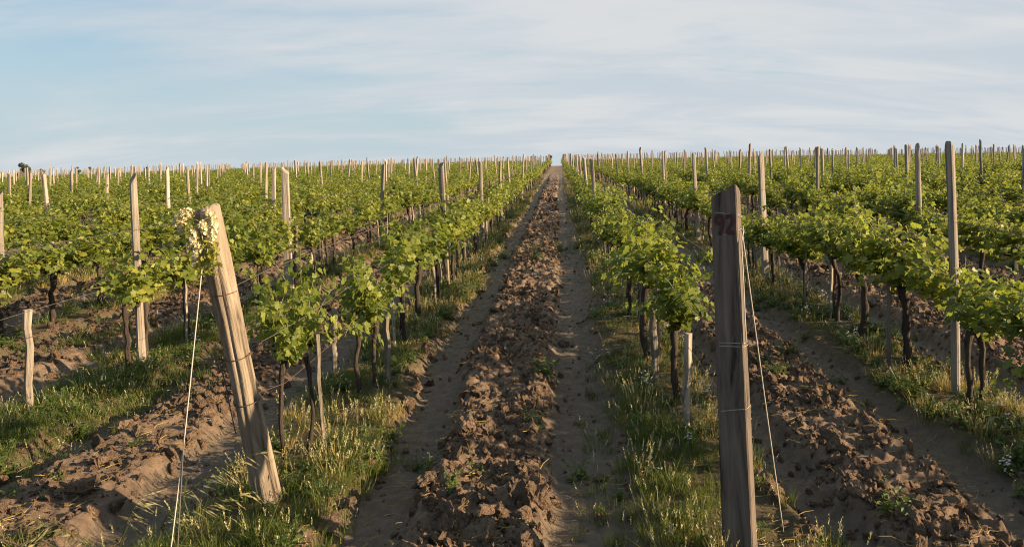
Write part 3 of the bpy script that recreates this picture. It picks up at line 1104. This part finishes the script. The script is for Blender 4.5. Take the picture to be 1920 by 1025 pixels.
green_k = [obj('tuft.%03d' % i, blade_tuft(500 + i, 34, .075, .10, (.15, .19, .25, .13)[i % 4], .0022, (.5, .7, .9, .6)[i % 4], 'grass', (0, .03, .10, 0)[i % 4]), link=False) for i in range(6)]
dry_k = [obj('dry_tuft.%03d' % i, blade_tuft(540 + i, 30, .08, .08, (.12, .17, .22)[i % 3], .0019, .55, 'dry', (.10, .22, .32)[i % 3]), link=False) for i in range(5)]
weed_k = [obj('weed.%03d' % i, weed_tuft(580 + i, 9, (.12, .2, .16)[i % 3], 'weed', 0, (.035, .028, .045)[i % 3]), link=False) for i in range(4)]
flower_k = [obj('flower.%03d' % i, weed_tuft(590 + i, 8, (.16, .24)[i % 2], 'weed', 1, .022), link=False) for i in range(3)]


def strip_points(density, ymax, want):
    """points on the weedy strips; want(x, y, strip) gives the chance of keeping"""
    out = []
    for x0 in ROWS:
        if abs(x0) > 30: continue
        y = 2.4
        while y < ymax:
            dy = .5 + y * .05
            if abs(x0) < 3.5 + y * .85:
                num = RNG.poisson(density * dy * 1.1 / (1 + (y / 9) ** 1.7) * (1 if abs(x0) < 9 else .4))
                if num:
                    xs = x0 + RNG.uniform(-.6, .6, num)
                    ys = y + RNG.uniform(0, dy, num)
                    strip, rut, cl, t = zones(xs, ys)
                    keep = RNG.random(num) < want(xs, ys, strip)
                    out.append(np.stack([xs[keep], ys[keep]], 1))
            y += dy
    return np.concatenate(out)


def place(name, protos, xy, smin, smax, label, cat, grow=.05):
    n = len(xy)
    z = soil_z(xy[:, 0], xy[:, 1])[0]
    s = RNG.uniform(smin, smax, n) * np.clip(1 + (xy[:, 1] - 7) * grow, 1, 2.)
    return scatter(name, protos, np.stack([xy[:, 0], xy[:, 1], z], 1), np.stack([RNG.normal(0, .12, n), RNG.normal(0, .12, n), RNG.uniform(0, 6.28, n)], 1),
                   np.stack([s, s, s * RNG.uniform(.7, 1.2, n)], 1), RNG.integers(0, len(protos), n), label, cat)


def patch(x, y, f, seed): return sstep(.38, .62, vnoise(x * f, y * f * .7, seed))


def want_green(x, y, s):
    left = np.where(x < -1., 1.0, .8)
    return s * left * (.25 + .75 * patch(x, y, 1.1, 201)) * np.where(y > 12, .55, 1)


def want_dry(x, y, s):
    side = np.where(x > .2, 1.25, .5 + .5 * (y > 9))
    return np.clip(s + .05, 0, 1) * side * (.2 + .8 * patch(x, y, 1.3, 211)) * np.where(y > 10, 1.2, .8)


extra = []
for cx, cy, sx, sy, num in ((-1.5, 3.62, .25, .16, 70), (-2.5, 3.5, .45, .12, 70), (-3.9, 5.3, .3, .6, 200), (-3.7, 6.4, .3, .4, 120), (-1.35, 4.6, .14, .5, 90), (.60, 4.5, .2, .9, 230), (-4.4, 8.0, .5, .5, 120)):
    extra.append(np.stack([RNG.normal(cx, sx, num), RNG.normal(cy, sy, num)], 1))
extra = np.concatenate(extra)
extra = extra[extra[:, 1] > 2.5]
place('green_grass', green_k, np.concatenate([strip_points(70, 60, want_green), extra]), .45, .95, 'green grass growing in the strips under the vine rows', 'grass')
place('dry_grass', dry_k, strip_points(75, 70, want_dry), .5, .95, 'straw coloured dry grass along the feet of the vines', 'grass')
wx_ = strip_points(60, 30, lambda x, y, s: s * (.2 + .8 * patch(x, y, 1.6, 221)))
cl_n = 240
clx = np.stack([RNG.uniform(-3.6, 3.2, cl_n), RNG.uniform(3.4, 16, cl_n)], 1)
place('low_weeds', weed_k, np.concatenate([wx_, clx[patch(clx[:, 0], clx[:, 1], .9, 231) > .6]]), .6, 1.2, 'low leafy weeds scattered among grass and clods', 'weeds')
place('wild_flowers', flower_k, strip_points(5, 16, lambda x, y, s: s * (y > 4.3) * np.where(x > .2, 1., .12) * patch(x, y, 1.2, 241)), .7, 1.1, 'tiny white wild flowers in the weedy strips', 'flowers')


def straw_mesh(seed):
    rd = random.Random(seed)
    m = MB()
    for q in range(5):
        p = Vector((rd.uniform(-.08, .08), rd.uniform(-.08, .08), rd.uniform(.002, .012)))
        a, L = rd.uniform(0, 6.28), rd.uniform(.03, .10)
        d = Vector((math.cos(a), math.sin(a), rd.uniform(-.1, .35)))
        e = Vector((-math.sin(a), math.cos(a), 0)) * rd.uniform(-.25, .25) * L
        m.tube([p, p + d * L * .5 + e, p + d * L], [.0016, .0014, .0009], 3, 0, False)
    return m.mesh('straw', [M['dry']], False)


straw_k = [obj('straw.%03d' % i, straw_mesh(620 + i), link=False) for i in range(4)]
num = 2600
sx_, sy_ = RNG.uniform(-4.6, 4.2, num), 3.3 + 22 * RNG.random(num) ** 1.7
place('straw_litter', straw_k, np.stack([sx_, sy_], 1), .7, 1.3, 'bits of dry straw and twigs strewn over the soil', 'litter')


# seeding brome stems by the front of the left lane
def brome(x, y, h, lean, seed, label):
    rd = random.Random(seed)
    root = empty('brome_stem', (x, y, gz(x, y) - .01), label, 'wild grass', 'seeding brome stems', (0, 0, 0))
    sm = MB()
    pts = []
    for i in range(9):
        t = i / 8
        pts.append((lean * h * t ** 2.2, -.1 * h * t * t, h * (t - .22 * abs(lean) * t ** 3)))
    sm.tube(pts, [.0022 - .0012 * i / 8 for i in range(9)], 5)
    for q in range(3):
        a = rd.uniform(0, 6.28)
        b = pts[1 + q]
        L = rd.uniform(.10, .2)
        vv = []
        for t, w in ((0, .003), (.5, .0035), (.85, .002)):
            c = Vector(b) + Vector((math.cos(a) * L * .7 * t, math.sin(a) * L * .7 * t, L * (t - .7 * t * t)))
            vv += [tuple(c + Vector((-math.sin(a), math.cos(a), 0)) * w), tuple(c - Vector((-math.sin(a), math.cos(a), 0)) * w)]
        sm.add(vv, [(0, 1, 3, 2), (2, 3, 5, 4)])
    obj('stem', sm.mesh('stem', [M['grass']]), root)
    hm = MB()
    hm.tube(pts[5:], [.0012, .001, .0009, .0007], 4)
    sg = 1 if lean >= 0 else -1
    for q in range(11):
        i = 5 + q * 3 / 10
        k = min(int(i), 7)
        b = Vector(pts[k]).lerp(Vector(pts[k + 1]), i - k)
        d = Vector((sg * rd.uniform(.5, 1.2), rd.uniform(-.4, .4), rd.uniform(-.9, .1))).normalized()
        L = rd.uniform(.042, .066)
        c = b + d * rd.uniform(.01, .03)
        sd = d.cross(Vector((0, 1, 0))).normalized() * .0056
        s2 = d.cross(sd).normalized() * .003
        hm.tube([b, c], .0007, 3, 0, False)
        hm.add([tuple(c), tuple(c + d * L * .35 + sd), tuple(c + d * L), tuple(c + d * L * .35 - sd), tuple(c + d * L * .35 + s2), tuple(c + d * L * .35 - s2)],
               [(0, 1, 2, 3), (0, 4, 2, 5)])
        hm.tube([c + d * L, c + d * (L + .018)], .0006, 3, 0, False)
    obj('seed_head', hm.mesh('seed_head', [M['seed']], False), root)


for i, (px, Z, h, ln, lab) in enumerate([(205, 3.62, .34, -.9, 'arching brome stem drooping over the clods by the bottom edge'), (222, 3.66, .44, .35, 'upright brome stem with seed head near the lit clod'),
                                    (262, 3.60, .40, .9, 'brome stem bowing toward the pale twine'), (296, 3.62, .52, .75, 'tall brome stem hanging its seeds across the pale twine'),
                                    (330, 3.58, .42, .95, 'low brome stem bending past the foot of the twine'), (326, 3.70, .60, .85, 'tallest brome stem, drooping between twine and leaning post'),
                                    (188, 3.58, .38, -.7, 'brome stem leaning away from the twine over bare soil'), (150, 3.56, .30, -.8, 'short brome stem at the bottom corner of the sandy lane')]):
    brome((px - VX) / F * Z, Z, h, ln, 700 + i, lab)


# ------------------------------------------------------------------ clods
def clod_mesh(seed, sub=3):
    import bmesh
    from mathutils import noise
    bm = bmesh.new()
    bmesh.ops.create_icosphere(bm, subdivisions=sub, radius=1)
    rd = random.Random(seed)
    o = Vector((rd.uniform(-50, 50), rd.uniform(-50, 50), rd.uniform(-50, 50)))
    planes = [(Vector((rd.gauss(0, 1), rd.gauss(0, 1), rd.gauss(0, 1))).normalized(), rd.uniform(.42, .82)) for _ in range(16)]
    sc = Vector((rd.uniform(1., 1.6), rd.uniform(.7, 1.2), rd.uniform(.55, .9)))
    for v in bm.verts:
        p = v.co.copy()
        for nrm, d in planes:
            e = p.dot(nrm)
            if e > d: p -= nrm * (e - d) * .9
        p *= 1 + .30 * noise.fractal(p * 1.9 + o, .8, 2.1, 5) + .07 * noise.noise(p * 9 + o)
        v.co = Vector((p.x * sc.x, p.y * sc.y, p.z * sc.z))
    me = bpy.data.meshes.new('clod')
    bm.to_mesh(me)
    bm.free()
    me.materials.append(M['clod'])
    return me


clod_k = [obj('clod.%03d' % i, clod_mesh(800 + i, 3), link=False) for i in range(9)]
out = []
for i in range(len(ROWS) - 1):
    if ROWS[i] < -12 or ROWS[i + 1] > 13: continue
    y = 3.2
    while y < 55:
        dy = .5 + .04 * y
        if min(abs(ROWS[i]), abs(ROWS[i + 1])) < 3.5 + y * .8:
            num = RNG.poisson(dy * 2.2 * 2100 / (1 + (y / 6) ** 2.3))
            xs, ys = RNG.uniform(ROWS[i] + .2, ROWS[i + 1] - .1, num), y + RNG.uniform(0, dy, num)
            s, r, c, t = zones(xs, ys)
            pr = np.clip(c * (.35 + .65 * patch(xs, ys, 1.4, 301)) + .30 * np.exp(-((t - .15) / .04) ** 2) + .09 * (RNG.random(num) < .5), 0, 1)
            kp = RNG.random(num) < pr
            out.append(np.stack([xs[kp], ys[kp]], 1))
        y += dy
xy = np.concatenate(out)
n = len(xy)
sz = np.clip(np.exp(RNG.normal(math.log(.0115), .72, n)), .005, .062) * np.clip(1 + (xy[:, 1] - 6) * .05, 1, 2.2)
z = soil_z(xy[:, 0], xy[:, 1])[0] + sz * .15
scatter('soil_clods', clod_k, np.stack([xy[:, 0], xy[:, 1], z], 1), RNG.uniform(0, 6.28, (n, 3)), np.stack([sz, sz * RNG.uniform(.7, 1.2, n), sz * RNG.uniform(.6, 1., n)], 1),
        RNG.integers(0, 9, n), 'loose broken clods strewn along the ploughed strips', 'soil')

BIG = [(985, 940, 26, 36, 'tall sunlit ochre clod standing by itself in the middle path'), (838, 955, 30, 36, 'rough upright clod with one bright edge left of the ochre clod'),
       (878, 812, 38, 22, 'broad flat-topped clod half in shade in the middle path'), (800, 915, 30, 26, 'crumbling clod on the wheel rut edge of the middle path'),
       (640, 940, 36, 14, 'low orange clod right of the leaning post foot'), (612, 975, 40, 14, 'wide orange clod at the grass edge below the leaning post'),
       (768, 745, 14, 20, 'small upright clod on the rim of the middle path rut'), (1555, 830, 24, 20, 'sunlit clod heading the ploughed strip right of the brown post'),
       (1575, 862, 28, 20, 'grey clod below the sunlit one right of the brown post'), (150, 925, 34, 22, 'grassy orange clod at the front of the lane left of the leaning post')]
for i, (px, py, w, h, lab) in enumerate(BIG):
    Z = EYE * F / (py + h - (293 - (px - 960) * .02))
    x = (px - VX) / F * Z
    o = obj('soil_clod', clod_mesh(900 + i, 4), None, (x, Z, gz(x, Z) + h * .5 / F * Z), (random.uniform(-.3, .3), random.uniform(-.3, .3), random.uniform(0, 6)),
            (w / F * Z * .95, w / F * Z * .85, h / F * Z * 1.15))
    tag(o, lab, 'clod', 'big clods')


# ------------------------------------------------------------------ trees on the skyline
def tree(px, Z, w, h, label, seed, squat=False):
    rd = random.Random(seed)
    rn = np.random.default_rng(seed)
    x = (px - VX) / F * Z
    root = empty('distant_tree', (x, Z, float(base_z(x, Z))), label, 'tree')
    zb = float(base_z(x, Z))
    H = h - zb       # ground has dropped away behind the crest: the tree rises to the wanted skyline height
    t = MB()
    t.tube([(0, 0, -.3), (.1, 0, H * .3), (0, .1, H * .6)], [w * .05, w * .04, w * .02], 8)
    lobes = []
    for q in range(10):
        an, rr = rd.uniform(0, 6.28), rd.uniform(.1, .36) * w
        c = Vector((rr * math.cos(an), rr * math.sin(an), H * rd.uniform(.45, .88)))
        lobes.append((c, rd.uniform(.14, .24) * w))
        t.tube([(0, 0, H * .3), tuple(c)], [w * .025, w * .008], 5)
    lobes.append((Vector((0, 0, H * .9)), .14 * w))
    obj('trunk', t.mesh('trunk', [M['bark']]), root)
    cb = MB()
    P, Nn = [], []
    for c, r in lobes:
        for q in range(220):
            d = Vector((rd.gauss(0, 1), rd.gauss(0, 1), rd.gauss(0, .8))).normalized()
            P.append(tuple(c + d * r * rd.uniform(.5, 1.1))); Nn.append((d.x + rd.gauss(0, .5), d.y + rd.gauss(0, .5), d.z + rd.gauss(0, .5)))
    P, Nn = np.array(P), np.array(Nn)
    cb.stamp(LEAF_L[0], LEAF_L[1], frames_from(Nn, rn.normal(size=P.shape)) * (w * .075 * rn.uniform(.6, 1.2, len(P)))[:, None, None], P)
    obj('crown', cb.mesh('crown', [M['tree_leaf']], False), root)


# (pixel, distance, crown width, skyline height above the near ground)
tree(40, 330, 7.5, 5.2, 'dark round tree on the far left skyline', 1)
tree(53, 340, 7.0, 3.3, 'low dark tree on the skyline touching the tallest one', 2)
tree(76, 345, 6.0, 2.2, 'flat dark bush on the skyline right of the two joined trees', 3)
tree(145, 340, 3.5, 3.2, 'small lone dark tree top above the skyline posts', 4)
tree(168, 345, 3.8, 3.0, 'faint grey tree top next to the small lone one on the skyline', 5)
tree(275, 345, 4.0, 2.4, 'pale low tree crown above the left skyline posts', 6)
tree(968, 320, 3.2, 2.8, 'tiny tree crown on the skyline just left of the path end', 7)
tree(1057, 162, 1.1, 2.4, 'narrow dark bush at the right of the path end', 8)
tree(1030, 163, 1.7, 2.2, 'yellow-green bush at the left of the path end', 9)

# ------------------------------------------------------------------ light, sky, camera
SUN_EL, SUN_AZ = R(15.5), R(-9)             # azimuth from +x towards +y
sun = bpy.data.lights.new('sun', 'SUN')
sun.energy = 5.0
sun.angle = R(.5)
sun.color = (1., .74, .46)
so = bpy.data.objects.new('sun', sun)
COL.objects.link(so)
to_sun = Vector((math.cos(SUN_EL) * math.cos(SUN_AZ), math.cos(SUN_EL) * math.sin(SUN_AZ), math.sin(SUN_EL)))
so.rotation_euler = to_sun.to_track_quat('Z', 'Y').to_euler()
so.location = to_sun * 60

w = bpy.data.worlds.new('World')
scene.world = w
w.use_nodes = True
nt = w.node_tree
nt.nodes.clear()
L = nt.links.new
wo = N(nt, 'ShaderNodeOutputWorld')
bg = N(nt, 'ShaderNodeBackground', in_Strength=.05)
sky = N(nt, 'ShaderNodeTexSky', sky_type='NISHITA', sun_disc=False, sun_elevation=SUN_EL, sun_rotation=math.pi / 2 - SUN_AZ, air_density=1., dust_density=.4, ozone_density=2.)
tc = N(nt, 'ShaderNodeTexCoord')
sep = N(nt, 'ShaderNodeSeparateXYZ')
L(tc.outputs['Generated'], sep.inputs[0])
den = math_n(nt, 'ADD', math_n(nt, 'MAXIMUM', sep.outputs[2], 0.), .22)
cx = math_n(nt, 'DIVIDE', sep.outputs[0], den)
cy = math_n(nt, 'DIVIDE', sep.outputs[1], den)
cmb = N(nt, 'ShaderNodeCombineXYZ')
L(cx, cmb.inputs[0]); L(cy, cmb.inputs[1])


def cloud_noise(sx, sy, rz, detail, off, dist=.4):
    mp = N(nt, 'ShaderNodeMapping')
    mp.inputs['Scale'].default_value = (sx, sy, 1)
    mp.inputs['Rotation'].default_value = (0, 0, R(rz))
    mp.inputs['Location'].default_value = (off, off * .7, 0)
    L(cmb.outputs[0], mp.inputs[0])
    nn = N(nt, 'ShaderNodeTexNoise', in_Scale=1., in_Detail=detail, in_Roughness=.55, in_Distortion=dist)
    L(mp.outputs[0], nn.inputs['Vector'])
    return nn.outputs[0]


veil = cloud_noise(.68, 1.1, 12, 5., 3.2, .5)
wisps = cloud_noise(1.2, 4.2, -5, 7., 11.7, .7)
mask = math_n(nt, 'ADD', math_n(nt, 'MULTIPLY', veil, .72), math_n(nt, 'MULTIPLY', wisps, .21))
# the veil thickens towards the sun's side (+x)
mask = math_n(nt, 'ADD', mask, math_n(nt, 'MULTIPLY', sep.outputs[0], .22))
mr = N(nt, 'ShaderNodeMapRange', interpolation_type='SMOOTHSTEP')
mr.inputs[1].default_value = .27; mr.inputs[2].default_value = .52
L(mask, mr.inputs[0])
hz = N(nt, 'ShaderNodeMapRange', interpolation_type='SMOOTHSTEP')
hz.inputs[1].default_value = .30; hz.inputs[2].default_value = -.02
hz.inputs[3].default_value = 0.; hz.inputs[4].default_value = .9
L(sep.outputs[2], hz.inputs[0])
base = mixc(nt, hz.outputs[0], mixc(nt, .6, sky.outputs[0], (1.6, 3.4, 4.95)), (3.9, 4.6, 4.95))
soft = cloud_noise(.9, 2.6, -4, 6., 27.3, .5)
sr = N(nt, 'ShaderNodeMapRange', interpolation_type='SMOOTHSTEP')
sr.inputs[1].default_value = .36; sr.inputs[2].default_value = .66
L(soft, sr.inputs[0])
cloud = mixc(nt, sr.outputs[0], (4.15, 4.58, 5.0), (5.1, 5.2, 5.3))
cm = math_n(nt, 'MULTIPLY', mr.outputs[0], .95)
ahead = N(nt, 'ShaderNodeMapRange', interpolation_type='SMOOTHSTEP')
ahead.inputs[3].default_value = .6; ahead.inputs[1].default_value = -.25; ahead.inputs[2].default_value = .45
L(sep.outputs[1], ahead.inputs[0])
cm = math_n(nt, 'MULTIPLY', cm, ahead.outputs[0])
base = mixc(nt, ahead.outputs[0], sky.outputs[0], base)
L(mixc(nt, cm, base, cloud), bg.inputs[0])
L(bg.outputs[0], wo.inputs[0])

cam = bpy.data.cameras.new('camera')
cam.sensor_width = 36
cam.lens = 36 * F / 1920
cam.clip_start = .05
cam.clip_end = 3000
ROLL = R(1.17)
cam.shift_x = -(VX - 960) / 1920
cam.shift_y = -(512.5 - 291.3) / 1920
co = bpy.data.objects.new('camera', cam)
COL.objects.link(co)
co.matrix_world = Matrix.Translation((.04, 0, EYE)) @ Matrix.Rotation(math.pi / 2, 4, 'X') @ Matrix.Rotation(-ROLL, 4, 'Z')
scene.camera = co

vs = scene.view_settings
vs.view_transform = 'Standard'
vs.look = 'None'
vs.exposure = 1.5
vs.gamma = 1.
scene.cycles.max_bounces = 6
scene.cycles.diffuse_bounces = 3
scene.cycles.transmission_bounces = 3
scene.cycles.use_denoising = True
scene.cycles.filter_width = 1.1
